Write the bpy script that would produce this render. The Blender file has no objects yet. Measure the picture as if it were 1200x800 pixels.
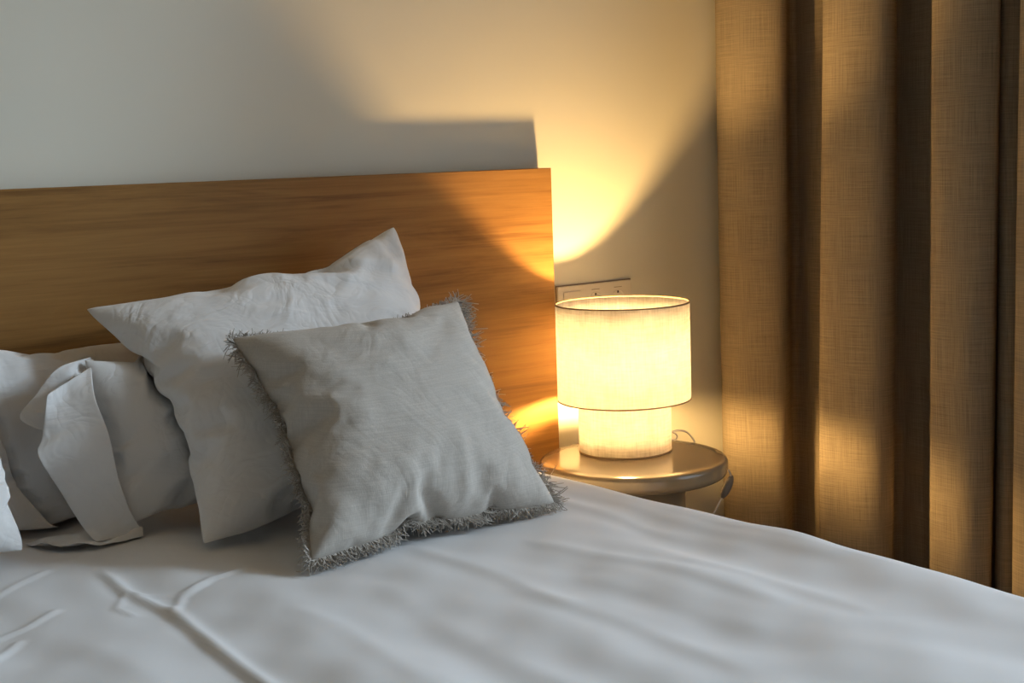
import bpy, bmesh, math, random
import numpy as np
from mathutils import Vector, Matrix
random.seed(7)
rng = np.random.default_rng(11)
SC = bpy.context.scene
COL = SC.collection
PI = math.pi

# ------------------------------------------------------------------ helpers
def mesh_obj(name, verts, faces, mat=None, parent=None, smooth=True, uv=None):
    me = bpy.data.meshes.new(name)
    me.from_pydata([tuple(map(float, v)) for v in verts], [], [tuple(map(int, f)) for f in faces])
    if smooth:
        me.polygons.foreach_set('use_smooth', [True] * len(me.polygons))
    if uv is not None:
        l = me.uv_layers.new(name='UVMap')
        vi = np.empty(len(me.loops), int); me.loops.foreach_get('vertex_index', vi)
        l.data.foreach_set('uv', np.asarray(uv, float)[vi].ravel())
    if mat: me.materials.append(mat)
    me.update()
    o = bpy.data.objects.new(name, me); COL.objects.link(o)
    if parent is not None: o.parent = parent
    return o

def bm_obj(name, bm, mat=None, parent=None, smooth=False):
    me = bpy.data.meshes.new(name)
    bmesh.ops.recalc_face_normals(bm, faces=bm.faces)
    bm.to_mesh(me); bm.free()
    if smooth: me.polygons.foreach_set('use_smooth', [True] * len(me.polygons))
    if mat: me.materials.append(mat)
    o = bpy.data.objects.new(name, me); COL.objects.link(o)
    if parent is not None: o.parent = parent
    return o

def empty(name, loc, label, cat, group=None):
    o = bpy.data.objects.new(name, None); COL.objects.link(o)
    o.location = loc; o.empty_display_size = .05
    return tag(o, label, cat, group)

def tag(o, label, cat, group=None):
    o['label'] = label; o['category'] = cat
    if group: o['group'] = group
    return o

def struct(o):
    o['kind'] = 'structure'; return o

def add_box(bm, x0, x1, y0, y1, z0, z1, bev=0, seg=2):
    r = bmesh.ops.create_cube(bm, size=1)
    vs = r['verts']
    for v in vs:
        v.co = Vector(((x0 + x1) / 2 + v.co.x * (x1 - x0), (y0 + y1) / 2 + v.co.y * (y1 - y0), (z0 + z1) / 2 + v.co.z * (z1 - z0)))
    if bev:
        es = list({e for v in vs for e in v.link_edges})
        bmesh.ops.bevel(bm, geom=es, offset=bev, segments=seg, profile=.5, affect='EDGES')

def box_obj(name, b, mat, parent=None, bev=.002, off=(0, 0, 0)):
    bm = bmesh.new()
    add_box(bm, b[0] - off[0], b[1] - off[0], b[2] - off[1], b[3] - off[1], b[4] - off[2], b[5] - off[2], bev)
    return bm_obj(name, bm, mat, parent)

def lathe(name, prof, mat, parent=None, n=96, smooth=True, closed=False):
    """prof: list of (r, z) from which a surface of revolution is made (r == 0 ends become poles)"""
    verts, faces, rings = [], [], []
    for r, z in prof:
        if r <= 1e-6:
            rings.append([len(verts)]); verts.append((0, 0, z))
        else:
            rings.append(list(range(len(verts), len(verts) + n)))
            for k in range(n):
                a = 2 * PI * k / n; verts.append((r * math.cos(a), r * math.sin(a), z))
    m = len(rings)
    for i in range(m if closed else m - 1):
        A, B = rings[i], rings[(i + 1) % m]
        for k in range(n):
            k2 = (k + 1) % n
            if len(A) == 1 and len(B) == 1: continue
            if len(A) == 1: faces.append((A[0], B[k2], B[k]))
            elif len(B) == 1: faces.append((A[k], A[k2], B[0]))
            else: faces.append((A[k], A[k2], B[k2], B[k]))
    o = mesh_obj(name, verts, faces, mat, parent, smooth)
    bm = bmesh.new(); bm.from_mesh(o.data); bmesh.ops.recalc_face_normals(bm, faces=bm.faces); bm.to_mesh(o.data); bm.free()
    return o

def catmull(pts, per=8):
    P = [np.array(p, float) for p in pts]
    P = [2 * P[0] - P[1]] + P + [2 * P[-1] - P[-2]]
    out = []
    for i in range(1, len(P) - 2):
        for t in np.linspace(0, 1, per, endpoint=False):
            a, b, c, d = P[i - 1:i + 3]
            out.append(.5 * ((2 * b) + (c - a) * t + (2 * a - 5 * b + 4 * c - d) * t * t + (-a + 3 * b - 3 * c + d) * t ** 3))
    out.append(P[-2]); return np.array(out)

def tube_geo(path, r, n=8, v0=0, cap=True):
    """list of verts / faces for a tube along path; r scalar or per point"""
    path = np.asarray(path, float); m = len(path)
    r = np.broadcast_to(np.asarray(r, float), (m,))
    T = np.gradient(path, axis=0); T /= np.linalg.norm(T, axis=1)[:, None] + 1e-12
    ref = np.array([0, 0, 1.]) if abs(T[0][2]) < .9 else np.array([1., 0, 0])
    N = np.cross(T[0], ref); N /= np.linalg.norm(N)
    V, Fc = [], []
    for i in range(m):
        N = N - T[i] * (N @ T[i]); N /= np.linalg.norm(N) + 1e-12
        B = np.cross(T[i], N)
        for k in range(n):
            a = 2 * PI * k / n
            V.append(path[i] + r[i] * (math.cos(a) * N + math.sin(a) * B))
    for i in range(m - 1):
        for k in range(n):
            k2 = (k + 1) % n
            Fc.append((v0 + i * n + k, v0 + i * n + k2, v0 + (i + 1) * n + k2, v0 + (i + 1) * n + k))
    if cap:
        Fc.append(tuple(v0 + k for k in range(n))[::-1]); Fc.append(tuple(v0 + (m - 1) * n + k for k in range(n)))
    return V, Fc

def tube_obj(name, path, r, mat, parent=None, n=10):
    V, Fc = tube_geo(path, r, n)
    return mesh_obj(name, V, Fc, mat, parent)

def smooth_noise(x, y, seed, scale, octaves=1, gain=.5):
    """value-gradient like noise from sums of random plane waves; x, y arrays"""
    g = np.random.default_rng(seed); out = np.zeros_like(x); amp = 1
    for o in range(octaves):
        for k in range(9):
            a = g.uniform(0, 2 * PI); f = (2 * PI / scale) * (2 ** o) * g.uniform(.6, 1.4); p = g.uniform(0, 2 * PI)
            out = out + amp * np.sin(f * (np.cos(a) * x + np.sin(a) * y) + p) / 3
        amp *= gain
    return out

# ------------------------------------------------------------------ materials
def new_mat(name):
    m = bpy.data.materials.new(name); m.use_nodes = True
    nt = m.node_tree; nt.nodes.clear()
    out = nt.nodes.new('ShaderNodeOutputMaterial'); b = nt.nodes.new('ShaderNodeBsdfPrincipled')
    nt.links.new(b.outputs[0], out.inputs[0])
    return m, nt, b, out

def nd(nt, t, **k):
    n = nt.nodes.new('ShaderNode' + t)
    for a, v in k.items():
        if a in ('inp',):
            for i, x in v.items(): n.inputs[i].default_value = x
        else: setattr(n, a, v)
    return n

def coords(nt, scale=(1, 1, 1), out='Object'):
    tc = nd(nt, 'TexCoord'); mp = nd(nt, 'Mapping'); mp.inputs['Scale'].default_value = scale
    nt.links.new(tc.outputs[out], mp.inputs[0]); return mp.outputs[0]

def noise(nt, vec, scale, detail=3, rough=.5, dist=0):
    n = nd(nt, 'TexNoise'); n.inputs['Scale'].default_value = scale; n.inputs['Detail'].default_value = detail
    n.inputs['Roughness'].default_value = rough; n.inputs['Distortion'].default_value = dist
    nt.links.new(vec, n.inputs['Vector']); return n.outputs['Fac']

def ramp(nt, fac, stops):
    r = nd(nt, 'ValToRGB'); e = r.color_ramp.elements
    e[0].position, e[0].color = stops[0][0], (*stops[0][1], 1); e[1].position, e[1].color = stops[1][0], (*stops[1][1], 1)
    for p, c in stops[2:]:
        x = e.new(p); x.color = (*c, 1)
    nt.links.new(fac, r.inputs[0]); return r.outputs[0]

def bump(nt, b, h, strength, dist):
    n = nd(nt, 'Bump'); n.inputs['Strength'].default_value = strength; n.inputs['Distance'].default_value = dist
    nt.links.new(h, n.inputs['Height']); nt.links.new(n.outputs[0], b.inputs['Normal'])

def math_n(nt, op, a, b):
    n = nd(nt, 'Math', operation=op)
    for i, x in enumerate((a, b)):
        if isinstance(x, (int, float)): n.inputs[i].default_value = x
        else: nt.links.new(x, n.inputs[i])
    return n.outputs[0]

def plain(name, col, rough=.5, spec=.5, var=.03, vscale=6):
    m, nt, b, _ = new_mat(name)
    c1 = tuple(c * (1 - var) for c in col); c2 = tuple(min(1, c * (1 + var)) for c in col)
    nt.links.new(ramp(nt, noise(nt, coords(nt), vscale), [(.3, c1), (.7, c2)]), b.inputs['Base Color'])
    b.inputs['Roughness'].default_value = rough; b.inputs['Specular IOR Level'].default_value = spec
    return m

def cloth_mat(name, col, weave=900, bstr=.25, sheen=.1, var=.05, slub=0., wr=.3):
    m, nt, b, _ = new_mat(name)
    a = noise(nt, coords(nt, (1, 1, .03), 'Object'), weave, 2)
    c = noise(nt, coords(nt, (.03, .03, 1), 'Object'), weave, 2)
    h = math_n(nt, 'ADD', a, c)
    big = noise(nt, coords(nt), 5, 3)
    mix = math_n(nt, 'ADD', math_n(nt, 'MULTIPLY', h, .5 * (.4 + slub)), math_n(nt, 'MULTIPLY', big, .5 * (.6 - slub)))
    c1 = tuple(x * (1 - var) for x in col); c2 = tuple(min(1, x * (1 + var)) for x in col)
    nt.links.new(ramp(nt, mix, [(.35, c1), (.65, c2)]), b.inputs['Base Color'])
    b.inputs['Roughness'].default_value = .9; b.inputs['Specular IOR Level'].default_value = .15
    b.inputs['Sheen Weight'].default_value = sheen; b.inputs['Sheen Roughness'].default_value = .5
    wn = coords(nt, (1, 1, .55)); r1 = noise(nt, wn, 7, 3, .55, 1.2); r2 = noise(nt, coords(nt, (.6, 1, 1)), 17, 2, .5, 1.5)
    rid = math_n(nt, 'ADD', math_n(nt, 'ABSOLUTE', math_n(nt, 'SUBTRACT', r1, .5), 0), math_n(nt, 'MULTIPLY', math_n(nt, 'ABSOLUTE', math_n(nt, 'SUBTRACT', r2, .5), 0), .45))
    n1 = nd(nt, 'Bump'); n1.inputs['Strength'].default_value = wr; n1.inputs['Distance'].default_value = .02; nt.links.new(rid, n1.inputs['Height'])
    n2 = nd(nt, 'Bump'); n2.inputs['Strength'].default_value = bstr; n2.inputs['Distance'].default_value = .0006; nt.links.new(h, n2.inputs['Height'])
    nt.links.new(n1.outputs[0], n2.inputs['Normal']); nt.links.new(n2.outputs[0], b.inputs['Normal'])
    return m

def oak(name):
    m, nt, b, _ = new_mat(name)
    v = coords(nt, (1, 1, 14)); v2 = coords(nt, (2.5, 2.5, 160))
    g1 = noise(nt, v, 1.6, 6, .62, .9); g2 = noise(nt, v2, 1.4, 4, .6, .2)
    fac = math_n(nt, 'ADD', math_n(nt, 'MULTIPLY', g1, .72), math_n(nt, 'MULTIPLY', g2, .28))
    nt.links.new(ramp(nt, fac, [(.33, (.17, .078, .022)), (.68, (.345, .176, .054)), (.5, (.275, .138, .040)), (.42, (.225, .110, .031))]), b.inputs['Base Color'])
    b.inputs['Roughness'].default_value = .5; b.inputs['Specular IOR Level'].default_value = .15
    bump(nt, b, g2, .18, .0008)
    return m

def curtain_mat(name):
    m, nt, b, _ = new_mat(name)
    u = coords(nt, (1, .012, 1), 'UV'); v = coords(nt, (.018, 1, 1), 'UV')
    a = noise(nt, u, 640, 4, .7); c = noise(nt, v, 560, 4, .7)
    h = math_n(nt, 'ADD', a, c)
    mixf = math_n(nt, 'MULTIPLY', h, .5)
    nt.links.new(ramp(nt, mixf, [(.36, (.185, .147, .098)), (.64, (.41, .33, .226))]), b.inputs['Base Color'])
    b.inputs['Roughness'].default_value = .95; b.inputs['Specular IOR Level'].default_value = .1
    bump(nt, b, h, .35, .001)
    return m

def shade_mat(name, col, trans=.5):
    m, nt, b, out = new_mat(name)
    a = noise(nt, coords(nt, (1, 1, .08)), 260, 2); c = noise(nt, coords(nt, (.1, .1, 1)), 260, 2)
    big = noise(nt, coords(nt), 26, 3)
    f = math_n(nt, 'ADD', math_n(nt, 'MULTIPLY', math_n(nt, 'ADD', a, c), .32), math_n(nt, 'MULTIPLY', big, .36))
    cr = ramp(nt, f, [(.36, tuple(x * .66 for x in col)), (.60, col)])
    d = nd(nt, 'BsdfDiffuse'); t = nd(nt, 'BsdfTranslucent'); mx = nd(nt, 'MixShader'); mx.inputs[0].default_value = trans
    nt.links.new(cr, d.inputs[0]); nt.links.new(cr, t.inputs[0])
    nt.links.new(d.outputs[0], mx.inputs[1]); nt.links.new(t.outputs[0], mx.inputs[2]); nt.links.new(mx.outputs[0], out.inputs[0])
    return m

def emit_mat(name, col, s):
    m, nt, b, out = new_mat(name)
    e = nd(nt, 'Emission'); e.inputs[0].default_value = (*col, 1); e.inputs[1].default_value = s
    nt.links.new(e.outputs[0], out.inputs[0]); return m

def wall_mat(name, col):
    m, nt, b, _ = new_mat(name)
    n1 = noise(nt, coords(nt), 180, 3); n2 = noise(nt, coords(nt), 2.5, 3)
    nt.links.new(ramp(nt, n2, [(.3, tuple(x * .985 for x in col)), (.7, col)]), b.inputs['Base Color'])
    b.inputs['Roughness'].default_value = .85; b.inputs['Specular IOR Level'].default_value = .2
    bump(nt, b, n1, .12, .0006); return m

LAMP_POWER = 24.0        # watts per steradian-like strength of the bulb, tuned against the photograph
M = dict(
    wall=wall_mat('wall_paint', (.72, .69, .59)), ceil=wall_mat('ceiling_paint', (.66, .56, .41)), warm=wall_mat('warm_wall_paint', (.72, .60, .43)),
    dark=wall_mat('dark_panel', (.10, .085, .07)),
    oak=oak('oak_veneer'),
    white=cloth_mat('white_cotton', (.79, .785, .78), 700, .12, .05, .02, wr=.5),
    duvet=cloth_mat('white_percale', (.76, .765, .775), 700, .10, .05, .015, wr=.0),
    linen=cloth_mat('grey_linen', (.565, .535, .49), 520, .45, .1, .13, .25),
    fringe=cloth_mat('fringe_yarn', (.52, .475, .42), 400, .3, .1, .15, .2),
    curtain=curtain_mat('brown_linen_curtain'),
    shade=shade_mat('lamp_linen', (.95, .93, .92), .84),
    lining=shade_mat('shade_lining', (.97, .96, .95), .46),
    drum=shade_mat('lamp_base_linen', (.95, .93, .92), .66),
    trim=plain('shade_trim', (.30, .21, .12), .6),
    brass=plain('brass', (.55, .42, .2), .35),
    bulb=emit_mat('bulb_glow', (1, .61, .22), 1850),
    table=plain('taupe_lacquer', (.24, .185, .12), .15, .8, .02),
    plastic=plain('white_plastic', (.72, .66, .56), .4, .4, .02),
    hole=plain('dark_socket_hole', (.05, .035, .02), .6),
    switch=plain('grey_switch', (.20, .18, .165), .5),
    cord=plain('white_cord', (.72, .69, .64), .5),
    floor=None, metal=plain('grey_metal', (.35, .35, .36), .4),
    frame=plain('window_frame_paint', (.7, .7, .7), .4),
)
def floor_mat():
    m, nt, b, _ = new_mat('floor_boards')
    br = nd(nt, 'TexBrick'); br.inputs['Scale'].default_value = 1; br.inputs['Mortar Size'].default_value = .004
    br.inputs['Brick Width'].default_value = 1.4; br.inputs['Row Height'].default_value = .15
    br.inputs['Color1'].default_value = (.16, .10, .055, 1); br.inputs['Color2'].default_value = (.20, .125, .07, 1); br.inputs['Mortar'].default_value = (.04, .03, .02, 1)
    nt.links.new(coords(nt), br.inputs[0]); nt.links.new(br.outputs[0], b.inputs['Base Color']); b.inputs['Roughness'].default_value = .45
    return m
M['floor'] = floor_mat()
def glass_mat():
    m, nt, b, out = new_mat('window_glass')
    t = nd(nt, 'BsdfTransparent'); g = nd(nt, 'BsdfGlossy'); fr = nd(nt, 'Fresnel'); mx = nd(nt, 'MixShader')
    g.inputs['Roughness'].default_value = .02; fr.inputs['IOR'].default_value = 1.45
    nt.links.new(ramp(nt, noise(nt, coords(nt), 3), [(.3, (.94, .96, .96)), (.7, (.96, .98, .98))]), t.inputs[0])
    nt.links.new(fr.outputs[0], mx.inputs[0]); nt.links.new(t.outputs[0], mx.inputs[1]); nt.links.new(g.outputs[0], mx.inputs[2])
    nt.links.new(mx.outputs[0], out.inputs[0]); return m
M['glass'] = glass_mat()

# ------------------------------------------------------------------ the room
WY = 2.61            # back wall
WX = 2.86            # right wall
LX, FY, CH = -1.75, -2.6, 2.72
WIN = (-.95, 1.52, .5, 2.5)     # window in the right wall: y0, y1, z0, z1
struct(box_obj('wall_back', (LX - .15, WX + .15, WY, WY + .15, 0, CH), M['wall'], bev=0))
bm = bmesh.new()
add_box(bm, WX, WX + .15, WIN[1], WY, 0, CH); add_box(bm, WX, WX + .15, FY, WIN[0], 0, CH)
add_box(bm, WX, WX + .15, WIN[0], WIN[1], 0, WIN[2]); add_box(bm, WX, WX + .15, WIN[0], WIN[1], WIN[3], CH)
struct(bm_obj('wall_right', bm, M['wall']))
struct(box_obj('wall_left', (LX - .15, LX, FY, WY, 0, CH), M['warm'], bev=0))
struct(box_obj('wall_front', (LX - .15, WX + .15, FY - .15, FY, 0, CH), M['dark'], bev=0))
struct(box_obj('floor', (LX - .15, WX + .15, FY - .15, WY + .15, -.1, 0), M['floor'], bev=0))
struct(box_obj('ceiling', (LX - .15, WX + .15, FY - .15, WY + .15, CH, CH + .1), M['ceil'], bev=0))
bm = bmesh.new()
y0, y1, z0, z1 = WIN
for a in ((y0, y0 + .06, z0, z1), (y1 - .06, y1, z0, z1), ((y0 + y1) / 2 - .04, (y0 + y1) / 2 + .04, z0, z1), (y0, y1, z0, z0 + .06), (y0, y1, z1 - .06, z1)):
    add_box(bm, WX + .08, WX + .13, a[0], a[1], a[2], a[3], .004)
win = struct(bm_obj('window_1', bm, M['frame']))
box_obj('pane', (WX + .10, WX + .106, y0 + .05, y1 - .05, z0 + .05, z1 - .05), M['glass'], win, 0)

# ------------------------------------------------------------------ bed
BED_T = .55                                    # top of the bedding
EX, ER = 1.675, .12                            # where the duvet starts to fall, and its radius
bed = empty('bed', (.78, 1.5, 0), 'wide bed with a plain oak headboard panel, made up with white bedding', 'bed')
bo = (.78, 1.5, 0)
bm = bmesh.new(); add_box(bm, -.52 - bo[0], 2.066 - bo[0], 2.562 - bo[1], 2.596 - bo[1], .08, 1.1665, .0015, 1)
bm_obj('headboard', bm, M['oak'], bed)
box_obj('mattress', (-.16, 1.72, .56, 2.55, .26, .50), M['white'], bed, .04, bo)
box_obj('bed_frame', (-.2, 1.74, .52, 2.558, .13, .26), M['oak'], bed, .006, bo)
for sx in (-.12, 1.64):
    for sy in (.6, 2.48):
        lathe('leg', [(0, 0), (.022, 0), (.03, .13), (0, .13)], M['oak'], bed, 24).location = (sx - bo[0], sy - bo[1], 0)

# duvet: one continuous sheet with soft folds running down the bed
def crease(X, Y, pts, w, h, sharp=1.0, ends=.12):
    """signed ridge along a polyline: positive ridge beside a shallow valley"""
    out = np.zeros_like(X); pts = np.array(pts, float)
    best = np.full(X.shape, 9.); sgn = np.zeros_like(X); tt = np.zeros_like(X)
    L = np.concatenate([[0], np.cumsum(np.linalg.norm(np.diff(pts, axis=0), axis=1))]); tot = L[-1]
    for i in range(len(pts) - 1):
        a, b = pts[i], pts[i + 1]; d = b - a; l = np.hypot(*d)
        t = np.clip(((X - a[0]) * d[0] + (Y - a[1]) * d[1]) / l ** 2, 0, 1)
        px, py = X - a[0] - t * d[0], Y - a[1] - t * d[1]; r = np.hypot(px, py)
        s = np.sign(d[0] * py - d[1] * px); m = r < best
        best = np.where(m, r, best); sgn = np.where(m, s, sgn); tt = np.where(m, (L[i] + t * l) / tot, tt)
    env = np.clip(tt / ends, 0, 1) * np.clip((1 - tt) / ends, 0, 1); env = env * env * (3 - 2 * env)
    r = best / w
    return h * env * (np.exp(-r ** 2 * 2) + .55 * sgn * r * np.exp(-r ** 2))

def bed_relief(X, Y):
    Z = np.zeros_like(X)
    wob = .02 * np.sin(Y * 5 + 1) + .012 * np.sin(Y * 11)
    Z += .0030 * np.sin((X + wob) * 2 * PI / .31 + .5) * (.5 + .5 * np.sin(Y * 2.2 + 1))
    Z += .004 * smooth_noise(X * 1.0, Y * .35, 3, .22) + .003 * smooth_noise(X, Y, 5, .5) + .0012 * smooth_noise(X, Y * .5, 8, .09)
    C = [
        ([(.752, 2.16), (.742, 2.0), (.757, 1.86), (.735, 1.66), (.729, 1.5), (.72, 1.25)], .016, .0095),
        ([(.757, 1.845), (.80, 1.92), (.87, 1.962), (.955, 1.972)], .010, .005),
        ([(.74, 1.98), (.80, 1.935), (.86, 1.945)], .009, .0035),
        ([(.742, 2.0), (.70, 1.93), (.71, 1.87)], .009, .003),
        ([(.56, 2.10), (.62, 2.15), (.70, 2.2)], .010, .0035), ([(.50, 1.91), (.57, 1.935), (.64, 1.99)], .010, .004),
        ([(.48, 1.81), (.55, 1.89)], .010, .004),
        ([(1.55, 2.14), (1.556, 2.0), (1.575, 1.84), (1.57, 1.6)], .028, .007), ([(1.35, 1.80), (1.37, 1.72), (1.42, 1.52), (1.43, 1.25)], .03, .009),
        ([(1.19, 1.91), (1.196, 1.8), (1.21, 1.66), (1.20, 1.45)], .028, .008), ([(1.18, 1.62), (1.2, 1.5), (1.215, 1.36), (1.2, 1.1)], .03, .007),
        ([(1.05, 1.80), (1.03, 1.62), (1.0, 1.4), (1.01, 1.2)], .04, .008), ([(1.47, 1.55), (1.50, 1.4), (1.49, 1.15)], .03, .007),
        ([(1.30, 1.6), (1.315, 1.45), (1.33, 1.2)], .035, .006), ([(.88, 1.75), (.9, 1.6), (.87, 1.35)], .03, .006),
        ([(.60, 1.8), (.62, 1.6), (.6, 1.4)], .035, .006), ([(1.63, 2.2), (1.65, 1.9), (1.64, 1.6), (1.655, 1.3)], .03, .006),
    ]
    for p, w, h in C: Z += crease(X, Y, p, w, h * (.32 if w > .02 else .7))
    return Z

def build_duvet():
    ys = np.concatenate([np.arange(.42, .95, .02), np.arange(.95, 2.545, .0055)])
    flat = np.concatenate([np.arange(-.12, .4, .02), np.arange(.4, EX, .0055)])
    ang = np.linspace(0, PI / 2, 14)[0:]
    drop = np.linspace(.03, .30, 10)
    def sec(sgn, x0):
        o = [(x0 + sgn * ER * math.sin(a), -ER * (1 - math.cos(a)), math.sin(a)) for a in ang]
        o += [(x0 + sgn * (ER + .01 * k / 9 + .006 * math.sin(k)), -ER - d, 1.) for k, d in enumerate(drop)]
        return o
    right = sec(1, EX); left = sec(-1, -.125)[::-1]
    prof = left + [(x, 0, 0) for x in flat[1:]] + right
    n, m = len(prof), len(ys)
    PX = np.array([p[0] for p in prof])[:, None] * np.ones(m); PZ = np.array([p[1] for p in prof])[:, None] * np.ones(m)
    SD = np.array([p[2] for p in prof])[:, None] * np.ones(m); Yg = np.ones((n, 1)) * ys
    rel = bed_relief(PX, Yg)
    # the foot end falls away too
    foot = np.clip((.62 - Yg) / .2, 0, 1)
    X = PX + SD * (.012 * np.sin(Yg * 14 + 1) + .008 * np.sin(Yg * 31)) * np.clip(-PZ / .2, 0, 1) * np.where(PX > 1, 1, -1)
    Z = BED_T + PZ + rel * (1 - .6 * SD) - .18 * foot ** 2
    # edge swell seen against the curtain
    sw = .0035 * np.exp(-((Yg - 1.50) / .07) ** 2) - .003 * np.exp(-((Yg - 1.9) / .15) ** 2)
    Z += sw * np.exp(-((PX - 1.70) / .08) ** 2)
    idx = np.arange(n * m).reshape(n, m)
    f = np.stack([idx[:-1, :-1], idx[1:, :-1], idx[1:, 1:], idx[:-1, 1:]], -1).reshape(-1, 4)
    o = mesh_obj('duvet', np.stack([X, Yg, Z], -1).reshape(-1, 3), f, M['duvet'])
    s = o.modifiers.new('Solidify', 'SOLIDIFY'); s.thickness = .02; s.offset = -1
    return tag(o, 'crumpled white duvet spread over the whole bed, long soft folds running down it', 'duvet')
build_duvet()

# ------------------------------------------------------------------ pillows (inflated with the cloth solver, then set in place)
def sim_pillow(w, h, n, pressure, shrink, frames, seed, bend=.6, tens=12, puff=.03, noise_h=.004):
    g = np.random.default_rng(seed)
    u = np.linspace(-1, 1, n); U, V = np.meshgrid(u, u, indexing='ij')
    base = (1 - U ** 2) * (1 - V ** 2)
    nz = smooth_noise(U, V, seed, .55, 2) * noise_h * np.clip(base * 4, 0, 1)
    verts = []; front = np.zeros((n, n), int); back = np.zeros((n, n), int)
    for i in range(n):
        for j in range(n):
            front[i, j] = len(verts); verts.append((u[i] * w / 2, u[j] * h / 2, puff * base[i, j] ** .5 + nz[i, j]))
    for i in range(n):
        for j in range(n):
            if i in (0, n - 1) or j in (0, n - 1): back[i, j] = front[i, j]
            else:
                back[i, j] = len(verts); verts.append((u[i] * w / 2, u[j] * h / 2, -puff * base[i, j] ** .5 + nz[i, j]))
    fs = []
    for i in range(n - 1):
        for j in range(n - 1):
            a = front; fs.append((a[i, j], a[i + 1, j], a[i + 1, j + 1], a[i, j + 1]))
            a = back; fs.append((a[i, j], a[i, j + 1], a[i + 1, j + 1], a[i + 1, j]))
    o = mesh_obj('sim', verts, fs)
    md = o.modifiers.new('Cloth', 'CLOTH'); s = md.settings
    s.quality = 6; s.mass = .25; s.tension_stiffness = tens; s.compression_stiffness = tens; s.shear_stiffness = tens * .5
    s.bending_stiffness = bend; s.air_damping = 3; s.tension_damping = 8; s.compression_damping = 8; s.shear_damping = 8
    s.use_pressure = True; s.uniform_pressure_force = pressure; s.shrink_min = shrink
    s.effector_weights.gravity = 0
    md.collision_settings.use_self_collision = False; md.collision_settings.use_collision = False
    md.point_cache.frame_start = 1; md.point_cache.frame_end = frames + 1
    for fr in range(1, frames + 1):
        SC.frame_set(fr)
    dg = bpy.context.evaluated_depsgraph_get(); me = o.evaluated_get(dg).to_mesh()
    co = np.empty(len(me.vertices) * 3); me.vertices.foreach_get('co', co); co = co.reshape(-1, 3).copy()
    o.evaluated_get(dg).to_mesh_clear()
    bpy.data.objects.remove(o, do_unlink=True); SC.frame_set(1)
    co -= co.mean(0)
    return co, fs, front, back

def place(co, front, corners, thick, n=None, uvd=None, post=None):
    """warp a flat pillow so that its corners land on four points BL, BR, TR, TL"""
    k = front.shape[0] - 1
    c = [co[front[0, 0]], co[front[k, 0]], co[front[k, k]], co[front[0, k]]]
    hw = np.mean([abs(p[0]) for p in c]); hh = np.mean([abs(p[1]) for p in c])
    u, v, t = co[:, 0] / hw, co[:, 1] / hh, co[:, 2]
    BL, BR, TR, TL = [np.array(p, float) for p in corners]
    N = np.cross(BR - BL + TR - TL, TL - BL + TR - BR); N /= np.linalg.norm(N)
    if N[1] > 0: N = -N
    u, v, t = (uvd(u, v, t) if uvd else (u, v, t))
    P = ((1 - u) * (1 - v))[:, None] * BL + ((1 + u) * (1 - v))[:, None] * BR + ((1 + u) * (1 + v))[:, None] * TR + ((1 - u) * (1 + v))[:, None] * TL
    P = P / 4 + (t * thick)[:, None] * N
    if post: P = post(P, u, v, t)
    return P, N

def bed_z(P): return BED_T + bed_relief(P[:, 0], P[:, 1])
def floor_to_bed(P, up=.003, soft=.025):
    """flatten what would sink below the bedding"""
    z = bed_z(P) + up
    d = P[:, 2] - z
    P[:, 2] = z + np.where(d > soft, d, soft * np.exp(np.clip((d - soft) / soft, -6, 0)))
    P[:, 1] = np.minimum(P[:, 1], 2.556)
    return P
from mathutils.bvhtree import BVHTree
def dent(P, others, away=(0, 1, .25), gap=.006):
    """push the vertices of a pillow that lie inside the pillows in front of it back out behind them"""
    d = Vector(away).normalized()
    for Q, fs in others:
        t = BVHTree.FromPolygons([Vector(q) for q in Q], fs)
        lo, hi = Q.min(0) - .02, Q.max(0) + .02
        moved = np.zeros(len(P))
        for i, p in enumerate(P):
            if (p < lo).any() or (p > hi).any(): continue
            v = Vector(p)
            h = t.ray_cast(v - d * .6, d, 1.2); last = None; o = v - d * .6
            while h[0] is not None:                     # the far side of the pillow along the push direction
                last = h[0]; o = h[0] + d * .0005
                h = t.ray_cast(o, d, 1.2)
            near = t.find_nearest(v, gap)
            if last is not None and (last - v).dot(d) > -gap: moved[i] = (last - v).dot(d) + gap
            elif near[0] is not None: moved[i] = gap
        P = P + moved[:, None] * np.array(d)
    return P

def pillow_obj(name, P, fs, mat, org, parent=None, sub=1):
    o = mesh_obj(name, P - np.array(org), fs, mat, parent)
    if parent is None: o.location = org
    if sub:
        s = o.modifiers.new('Subdivision', 'SUBSURF'); s.levels = sub; s.render_levels = sub
    return o

big = sim_pillow(.66, .66, 56, 3.2, -.012, 50, 3, noise_h=.008)
cus = sim_pillow(.5, .5, 52, 5.0, .0, 50, 9, bend=.8, noise_h=.003)
slp = sim_pillow(.72, .50, 56, 3.2, -.008, 50, 21, noise_h=.006)

def squared(a, b=None):
    b = a if b is None else b
    return lambda u, v, t: (u * (1 + a * np.clip(1 - v * v, 0, 1)), v * (1 + b * np.clip(1 - u * u, 0, 1)), t)

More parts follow.
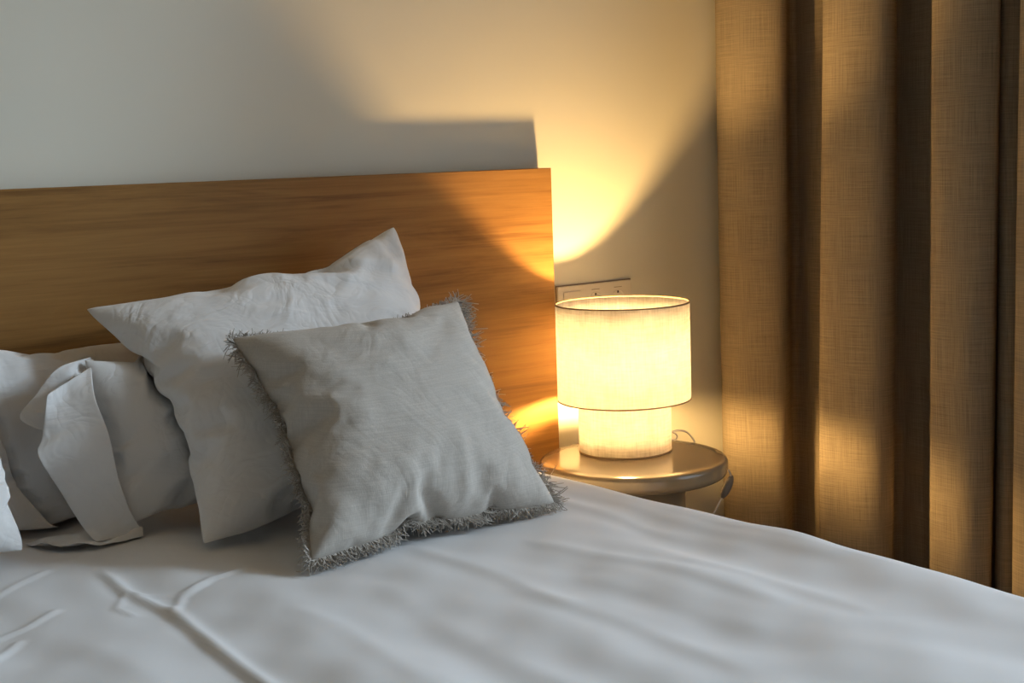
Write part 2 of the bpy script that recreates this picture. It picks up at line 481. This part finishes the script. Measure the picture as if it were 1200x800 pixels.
# fringed cushion, in front of everything
cb = (1.0, 1.88, .568); corners = [cb, (1.507, 1.885, .568), (1.532, 2.2, .918), (1.039, 2.2, .897)]
def cus_uv(u, v, t):
    u, v, t = squared(.035, .03)(u, v, t); v = v * (1 + .10 * np.clip(-v, 0, 1) * np.clip(1 - u * u, 0, 1))
    lo = np.clip((-v - .35) / .65, 0, 1)
    g = np.exp(-((u - .18) / .05) ** 2) - .6 * np.exp(-((u - .26) / .04) ** 2) + .5 * np.exp(-((u - .62) / .05) ** 2) - .4 * np.exp(-((u + .55 + .5 * (v + 1)) / .08) ** 2)
    f = np.sign(t) * np.minimum(np.abs(t) / .03, 1)
    t = t + f * (.012 * g * lo * np.clip((v + 1.0) / .12, 0, 1) + .004 * np.sin(9 * u + 3 * v) * np.exp(-((v - .75) / .2) ** 2) + .006 * np.exp(-((v + .62 + .12 * u) / .06) ** 2) * np.clip(-u, 0, 1))
    return u, v, t
P, N = place(cus[0], cus[2], corners, .95, uvd=cus_uv, post=lambda P, u, v, t: floor_to_bed(P, .005, .015))
CUSH = (P, cus[1])
co_ = (1.25, 1.95, BED_T)
cushion = empty('cushion', co_, 'square grey-beige linen cushion with a frayed fringe, in front of the big white pillow', 'cushion')
pillow_obj('cushion_cover', P, cus[1], M['linen'], co_, cushion)
k = cus[2].shape[0] - 1; fr = cus[2]
loop = [fr[i, 0] for i in range(k)] + [fr[k, j] for j in range(k)] + [fr[i, k] for i in range(k, 0, -1)] + [fr[0, j] for j in range(k, 0, -1)]
ring = P[loop]; cen = ring.mean(0)
def build_fringe(ring, N):
    m = len(ring); seg = np.linalg.norm(np.roll(ring, -1, 0) - ring, axis=1); L = np.concatenate([[0], np.cumsum(seg)])
    V, Fc = [], []
    cnt = int(L[-1] / .0009)
    for i in range(cnt):
        s = (i + rng.uniform(-.4, .4)) / cnt * L[-1] % L[-1]
        a = min(np.searchsorted(L, s, 'right') - 1, m - 1); f = (s - L[a]) / seg[a]
        p = ring[a] * (1 - f) + ring[(a + 1) % m] * f
        tg = ring[(a + 2) % m] - ring[(a - 2) % m]; tg /= np.linalg.norm(tg)
        out = np.cross(tg, N); out /= np.linalg.norm(out)
        if out @ (p - cen) < 0: out = -out
        cl = .5 + .5 * math.sin(s * 2 * PI / .021 + 3 * math.sin(s * 40))     # strands gather in tufts
        ln = (.017 + .007 * cl) * rng.uniform(.75, 1.1) * (1 - .42 * np.clip(out[2], 0, 1) + .45 * np.clip(out[0] - .3, 0, 1))
        lean = tg * (.5 * math.cos(s * 2 * PI / .021) + rng.normal(0, .22)) + N * rng.normal(.1, .32)
        d = out + lean * .7; d /= np.linalg.norm(d)
        curl = (tg * rng.normal(0, .8) + N * rng.normal(0, .8) + np.array([0, 0, -.25])) * ln * .6
        ts = np.linspace(0, 1, 5)
        path = np.array([p - out * .003 + d * ln * t + curl * t * t for t in ts])
        path[:, 2] = np.maximum(path[:, 2], BED_T + bed_relief(path[:, 0], path[:, 1]) + .0035)
        v, f_ = tube_geo(path, np.array([1, 1, .95, .85, .6]) * rng.uniform(.0008, .0013), 3, len(V), False)
        V += v; Fc += f_
    return V, Fc
V, Fc = build_fringe(ring, N)
fo = mesh_obj('fringe', np.array(V) - np.array(co_), Fc, M['fringe'], cushion); fo['kind'] = 'stuff'; fo['label'] = 'frayed beige fringe'

# big square white pillow behind it
def big_uv(u, v, t):
    v = v - .05 * np.exp(-((u - .35) / .35) ** 2) * np.clip(v, 0, 1) ** 3
    u = u * (1 + .07 * np.clip(u, 0, 1) * np.clip(1 - v * v, 0, 1))
    f = np.sign(t) * np.minimum(np.abs(t) / .03, 1)
    up = np.clip((v - .1) / .7, 0, 1)
    r = u * .45 + v                                       # folds running up into the right-hand corner
    t = t + 1.7 * f * up * (.010 * np.exp(-((r - .95) / .05) ** 2) - .007 * np.exp(-((r - .86) / .04) ** 2) + .008 * np.exp(-((r - .74) / .035) ** 2) + .007 * np.exp(-((u * .2 + v - .45) / .03) ** 2)) * np.exp(-((u - .3) / .5) ** 2)
    t = t + f * (.012 * np.exp(-((u - .72) / .05) ** 2) - .010 * np.exp(-((u - .84 + .1 * (v - .7)) / .05) ** 2)) * np.clip((v - .35) / .3, 0, 1)
    return u, v, t
P, N = place(big[0], big[2], [(.905, 2.09, .56), (1.655, 2.135, .56), (1.546, 2.45, 1.062), (.869, 2.45, .946)], .62, uvd=big_uv, post=lambda P, u, v, t: floor_to_bed(P))
P = floor_to_bed(dent(P, [CUSH]))
BIG = (P, big[1])
tag(pillow_obj('square_pillow', P, big[1], M['white'], (1.25, 2.2, BED_T)), 'large square white pillow leaning on the headboard behind the fringed grey cushion', 'pillow')

# sleeping pillows on the left
def sleep(name, corners, thick, label, front=(), flip=1, uvd=None, away=(0, 1, .03)):
    co = slp[0].copy(); fs = slp[1]
    if flip < 0: co[:, 2] *= -1; fs = [f[::-1] for f in fs]
    P, N = place(co, slp[2], corners, thick, uvd=uvd, post=lambda P, u, v, t: floor_to_bed(P))
    P = floor_to_bed(dent(dent(P, front, away, .012), front, away, .012))
    org = tuple(np.mean(corners[:2], 0)[:2]) + (BED_T,)
    o = tag(pillow_obj(name, P, fs, M['white'], org), label, 'pillow', 'sleeping pillows along the headboard')
    return o, (P, fs), org
def patch(name, L, Rr, mat, parent, org, n=24, m=16, rip=.004, seed=1, th=.0016):
    """a loose piece of cloth between two edges given as point lists"""
    a = catmull(L, 8); b = catmull(Rr, 8)
    def rs(c):
        d = np.concatenate([[0], np.cumsum(np.linalg.norm(np.diff(c, axis=0), axis=1))]); t = np.linspace(0, d[-1], n)
        return np.stack([np.interp(t, d, c[:, i]) for i in range(3)], 1)
    a, b = rs(a), rs(b); V = []
    for j in range(m):
        t = j / (m - 1); V.append(a * (1 - t) + b * t)
    V = np.array(V); Nn = np.cross(b[n // 2] - a[n // 2], a[-1] - a[0]); Nn /= np.linalg.norm(Nn)
    T, S = np.meshgrid(np.linspace(0, 1, m), np.linspace(0, 1, n), indexing='ij')
    V += (rip * smooth_noise(S, T * .6, seed, .5, 2) * (1 - .6 * T))[..., None] * Nn
    V = V.reshape(-1, 3); V[:, 2] = np.maximum(V[:, 2], bed_z(V) + .004)
    idx = np.arange(m * n).reshape(m, n)
    f = np.stack([idx[:-1, :-1], idx[1:, :-1], idx[1:, 1:], idx[:-1, 1:]], -1).reshape(-1, 4)
    o = mesh_obj(name, V - np.array(org), f, mat, parent)
    md = o.modifiers.new('Solidify', 'SOLIDIFY'); md.thickness = th; md.offset = 0
    md = o.modifiers.new('Subdivision', 'SUBSURF'); md.levels = md.render_levels = 1
    return o
fp, FPM, og = sleep('pillow', [(.83, 2.29, .56), (1.45, 2.30, .56), (1.44, 2.42, .86), (.84, 2.39, .862)], .45,
      'white pillow with an open pillowcase end, left of the big square pillow', [BIG], -1, squared(.04, .05), (0, 1, .25))
patch('pillowcase_flap', [(.758, 2.345, .815), (.742, 2.34, .74), (.727, 2.325, .716), (.757, 2.315, .65), (.785, 2.30, .585), (.80, 2.28, .557)],
      [(.85, 2.375, .85), (.835, 2.325, .80), (.845, 2.30, .74), (.85, 2.28, .66), (.865, 2.275, .60), (.885, 2.27, .557)], M['white'], fp, og, seed=4)
patch('pillowcase_flap', [(.86, 2.405, .862), (.795, 2.39, .852), (.752, 2.385, .81), (.718, 2.38, .776), (.742, 2.37, .752)],
      [(.868, 2.40, .852), (.855, 2.39, .83), (.84, 2.37, .79), (.83, 2.355, .75), (.82, 2.35, .72)], M['white'], fp, og, seed=6)
patch('pillowcase_flap', [(.705, 2.365, .557), (.715, 2.335, .557), (.745, 2.295, .557), (.80, 2.262, .557), (.88, 2.262, .557)],
      [(.83, 2.35, .565), (.835, 2.34, .568), (.84, 2.33, .57), (.86, 2.31, .57), (.89, 2.29, .565)], M['white'], fp, og, rip=.006, seed=8)
dl, DLM, _ = sleep('pillow', [(-.1, 2.26, .56), (.664, 2.25, .572), (.655, 2.34, .815), (-.08, 2.36, .84)], .45,
      'white pillow at the left edge of the photo, foremost there, its seam rippled', [], 1, squared(.115, .05))
cl, CLM, _ = sleep('pillow', [(-.05, 2.42, .535), (.785, 2.42, .535), (.675, 2.455, .85), (-.03, 2.465, .86)], .36,
      'shaded white pillow at the far left, between the foremost pillow and the headboard', [DLM], -1, squared(.05, .08))
sleep('pillow', [(.34, 2.46, .50), (1.02, 2.46, .50), (1.01, 2.52, .868), (.36, 2.52, .985)], .34,
      'white pillow at the back, upright against the headboard, only its top edge showing', [FPM, BIG, CLM], 1, squared(.02, .07))

# ------------------------------------------------------------------ bedside table
TX, TY = 2.075, 2.304; TR_ = .2168
tb = empty('side_table', (TX, TY, 0), 'round glossy taupe bedside table on a thick column, beside the bed', 'side table')
def arc(r, z, rad, a0, a1, n=8): return [(r + rad * math.cos(math.radians(a0 + (a1 - a0) * i / n)), z + rad * math.sin(math.radians(a0 + (a1 - a0) * i / n))) for i in range(n + 1)]
lathe('table_top', [(0, .5), (TR_ - .035, .5), (TR_ - .012, .5)] + arc(TR_ - .011, .4885, .011, 84, 0, 8) + arc(TR_ - .017, .475, .017, 0, -86, 10) + [(TR_ - .03, .458), (0, .458)], M['table'], tb, 128)
lathe('column', [(0, .025), (.119, .025), (.119, .457), (0, .457)], M['table'], tb, 96)
lathe('base', [(0, 0), (.17, 0), (.17, .018), (.165, .025), (0, .025)], M['table'], tb, 96)

# ------------------------------------------------------------------ lamp
LXp, LYp, LZ = 2.1123, 2.3719, .5
lp = empty('table_lamp', (LXp, LYp, LZ), 'lit table lamp of two stacked cream linen drums on the round bedside table', 'lamp')
R1, R2, ZT, ZB, ZD = .1564, .109, .350, .124, .114
def drum(r, z0, z1, th=.0016): return [(r, z0), (r, z1), (r - th, z1), (r - th, z0)]
up = lathe('lamp_shade', drum(R1, ZB, ZT), M['shade'], lp, 128, closed=True)
up.data.materials.append(M['lining']); up.data.polygons.foreach_set('material_index', [1 if 256 <= q < 384 else 0 for q in range(len(up.data.polygons))])
lo = lathe('lamp_base', drum(R2, .004, ZD), M['drum'], lp, 128, closed=True)
def ringo(name, r, z, par, w=.0022, hgt=.003):
    return lathe(name, [(r + w * .4, z - hgt / 2), (r + w * .4, z + hgt / 2), (r - w, z + hgt / 2), (r - w, z - hgt / 2)], M['trim'], par, 128, closed=True)
ringo('shade_trim', R1, ZT, up); ringo('shade_trim', R1, ZB, up); ringo('base_trim', R2, .003, lo); ringo('base_trim', R2, ZD, lo, .0015, .002)
lathe('foot_plate', [(0, .001), (R2 - .004, .001), (R2 - .004, .005), (0, .005)], M['plastic'], lp, 64)
lathe('stem', [(0, .005), (.008, .005), (.008, .118), (.0165, .12), (.0165, .145), (0, .145)], M['brass'], lp, 32)
bm_ = []
V, Fc = [], []
for a in (30, 150, 270):
    c, s = math.cos(math.radians(a)), math.sin(math.radians(a))
    v, f = tube_geo(catmull([(c * .014, s * .014, .128), (c * .08, s * .08, .1275), (c * (R1 - .002), s * (R1 - .002), .127)], 6), .0014, 6, len(V)); V += v; Fc += f
mesh_obj('shade_carrier', V, Fc, M['brass'], lp)
bulb = lathe('bulb', [(0, .145), (.012, .145), (.013, .15)] + [(.026 * math.cos(t), .176 + .026 * math.sin(t)) for t in np.linspace(-1.0, PI / 2 - .05, 12)] + [(0, .202)], M['bulb'], lp, 24)
# cord with its little loop, over the table edge and down to an in-line switch
def W2L(p): return (p[0] - LXp, p[1] - LYp, p[2] - LZ)
cp = [(2.20, 2.405, .507), (2.222, 2.385, .510), (2.236, 2.372, .520), (2.248, 2.362, .526), (2.262, 2.352, .516), (2.258, 2.352, .5055), (2.247, 2.356, .508), (2.247, 2.360, .519),
      (2.262, 2.356, .526), (2.285, 2.345, .522), (2.298, 2.336, .505), (2.308, 2.325, .48), (2.352, 2.306, .452), (2.385, 2.300, .415), (2.392, 2.30, .395)]
tube_obj('power_cord', [W2L(p) for p in catmull(cp, 8)], .0023, M['cord'], lp, 8)
cordp = bpy.data.objects['power_cord']
sw0, sw1 = np.array((2.394, 2.30, .399)), np.array((2.362, 2.30, .355))
ax = (sw0 - sw1) / np.linalg.norm(sw0 - sw1)
tube_obj('inline_switch', [W2L(sw1 + ax * t) for t in np.linspace(-.004, .058, 9)], np.array([.003, .0075, .010, .0112, .0115, .0112, .010, .0075, .003]), M['switch'], cordp, 14)
tube_obj('lower_cord', [W2L(p) for p in catmull([tuple(sw1), (2.338, 2.302, .325), (2.30, 2.315, .26), (2.27, 2.34, .15), (2.29, 2.40, .03), (2.36, 2.50, .004), (2.45, 2.57, .004)], 8)], .0023, M['cord'], cordp, 8)

# ------------------------------------------------------------------ wall outlet
ol = empty('wall_outlet', (2.228, WY, .83), 'long cream socket plate on the wall, half hidden behind the lamp shade', 'wall socket')
bm = bmesh.new(); add_box(bm, -.1215, .1215, -.009, -.001, -.044, .044, .002, 2); bm_obj('cover_plate', bm, M['plastic'], ol)
bm = bmesh.new(); add_box(bm, -.124, .124, -.0045, 0, -.0465, .0465, .001, 1); bm_obj('back_frame', bm, M['trim'], ol)
for sx in (.0, .075):
    s = lathe('socket', [(0, -.003), (.0185, -.003), (.0195, .0), (.0215, .0015), (.0225, 0), (.0225, -.004), (0, -.004)], M['plastic'], ol, 40)
    s.rotation_euler = (PI / 2, 0, 0); s.location = (sx, -.0095, 0)
    for hx in (-.0095, .0095):
        h = lathe('pin_hole', [(0, .0005), (.0026, .0005), (.0026, -.001), (0, -.001)], M['hole'], s, 16); h.location = (hx, 0, -.003)
    for hz in (-.017, .017):
        bm = bmesh.new(); add_box(bm, -.0025, .0025, hz - .003, hz + .003, -.003, .001, .0004, 1); bm_obj('earth_clip', bm, M['hole'], s)
    bm = bmesh.new(); add_box(bm, -.013, .013, .0285, .0298, -.001, .0006, 0); bm_obj('module_line', bm, M['trim'], s)
bm = bmesh.new(); add_box(bm, -.105, -.05, -.0125, -.008, -.03, .03, .001, 2); bm_obj('rocker_switch', bm, M['plastic'], ol)

# ------------------------------------------------------------------ curtain along the right wall
def build_curtain():
    XC = 2.742
    lead = [(.128, .088), (.088, .045), (.046, -.005), (.014, -.050), (.001, -.082)]
    crest = [(-.007, -.099), (-.034, -.108), (-.070, -.106), (-.104, -.096), (-.133, -.077), (-.153, -.052)]
    tuck = [(-.158, -.026), (-.148, .000), (-.122, .034), (-.094, .066), (-.080, .090), (-.094, .106), (-.140, .106), (-.182, .100)]
    pts = [(2.60, .09), (2.598, .03), (2.592, -.04), (2.583, -.08)]
    pts += [(2.572 + a, b) for a, b in crest + tuck]
    pts += [(2.231 + a, b) for a, b in lead + crest + tuck[:-1]]
    pts += [(1.913 + a, b) for a, b in lead + [(a * .86, b) for a, b in crest]]
    pts += [(1.913 + a, b) for a, b in [(-.132, -.036), (-.112, -.006), (-.082, .034), (-.064, .066), (-.072, .082), (-.088, .060), (-.098, .022), (-.114, .004), (-.136, .004), (-.150, .026), (-.148, .060)]]
    pts += [(1.690 + a, b) for a, b in [(.066, .090), (.050, .05), (.028, 0), (.008, -.05), (.0, -.082)] + crest + [(-.178, -.02), (-.182, .04), (-.19, .09)]]
    c = catmull([(a, b, 0) for a, b in pts], 9)
    d = np.concatenate([[0], np.cumsum(np.linalg.norm(np.diff(c, axis=0), axis=1))])
    t = np.linspace(0, d[-1], 640)
    yb = np.interp(t, d, c[:, 0]); xb = np.interp(t, d, c[:, 1])
    zs = np.concatenate([np.linspace(.02, .2, 5), np.linspace(.25, 1.65, 48), np.linspace(1.7, 2.69, 16)])
    V, UV = [], []
    for z in zs:
        tz = (z - .8) / .8
        x = XC + xb * (1 + .05 * np.sin(t * 3 + tz * 1.1)) + .004 * np.sin(t * 21 + 1.3 * tz) + .003 * np.sin(t * 38 - 1.7 * tz + 1)
        yy = yb + .004 * np.sin(t * 9 + 1.1 * tz)
        x = np.minimum(x, WX - .010); yy = np.minimum(yy, WY - .006)
        al = np.concatenate([[0], np.cumsum(np.hypot(np.diff(x), np.diff(yy)))])
        for i in range(len(t)): V.append((x[i], yy[i], z)); UV.append((al[i], z))
    n, m = len(zs), len(t); idx = np.arange(n * m).reshape(n, m)
    f = np.stack([idx[:-1, :-1], idx[:-1, 1:], idx[1:, 1:], idx[1:, :-1]], -1).reshape(-1, 4)
    o = mesh_obj('curtain', V, f, M['curtain'], uv=UV)
    return tag(o, 'heavy brown linen curtain hanging in deep vertical folds at the right, beside the lamp', 'curtain')
build_curtain()

# ------------------------------------------------------------------ daylight and world
def area(name, loc, rot, sx, sy, e, col):
    l = bpy.data.lights.new(name, 'AREA'); l.shape = 'RECTANGLE'; l.size = sx; l.size_y = sy; l.energy = e; l.color = col
    o = bpy.data.objects.new(name, l); o.location = loc; o.rotation_euler = rot; COL.objects.link(o); return o
area('window_sky_light', (WX + .07, (WIN[0] + WIN[1]) / 2, (WIN[2] + WIN[3]) / 2), (0, PI / 2, 0), WIN[3] - WIN[2] - .1, WIN[1] - WIN[0] - .1, 24, (.80, .90, 1))
src, aim = Vector((6.3, -1.75, 3.8)), Vector((1.2, 1.9, .6))
o = area('hazy_sun_through_window', src, (0, 0, 0), 1.9, 1.9, 690, (.71, .85, 1)); o.rotation_euler = (src - aim).to_track_quat('Z', 'Y').to_euler()
w = bpy.data.worlds.new('World'); SC.world = w; w.use_nodes = True
w.node_tree.nodes['Background'].inputs[0].default_value = (.6, .75, 1, 1); w.node_tree.nodes['Background'].inputs[1].default_value = .4

# ------------------------------------------------------------------ camera
def cam():
    F, yaw, pit, roll = 1600., math.radians(37), math.radians(7.6), .034
    f = Vector((math.sin(yaw) * math.cos(pit), math.cos(yaw) * math.cos(pit), -math.sin(pit)))
    r = f.cross(Vector((0, 0, 1))).normalized(); u = r.cross(f)
    c, s = math.cos(roll), math.sin(roll)
    R, U = r * c - u * s, u * c + r * s
    m = Matrix((R, U, -f)).transposed().to_4x4(); m.translation = (0, 0, 1.19)
    d = bpy.data.cameras.new('Camera'); d.sensor_width = 36; d.lens = F / 1200 * 36; d.clip_start = .05
    o = bpy.data.objects.new('Camera', d); o.matrix_world = m; COL.objects.link(o); SC.camera = o
cam()
SC.view_settings.view_transform = 'Standard'; SC.view_settings.look = 'None'; SC.view_settings.gamma = 1
SC.view_settings.use_curve_mapping = False; SC.view_settings.exposure = 0
SC.cycles.max_bounces = 10; SC.cycles.diffuse_bounces = 4; SC.cycles.transmission_bounces = 8; SC.cycles.use_denoising = True
SC.cycles.sample_clamp_indirect = 6
SC.cycles.use_light_tree = False
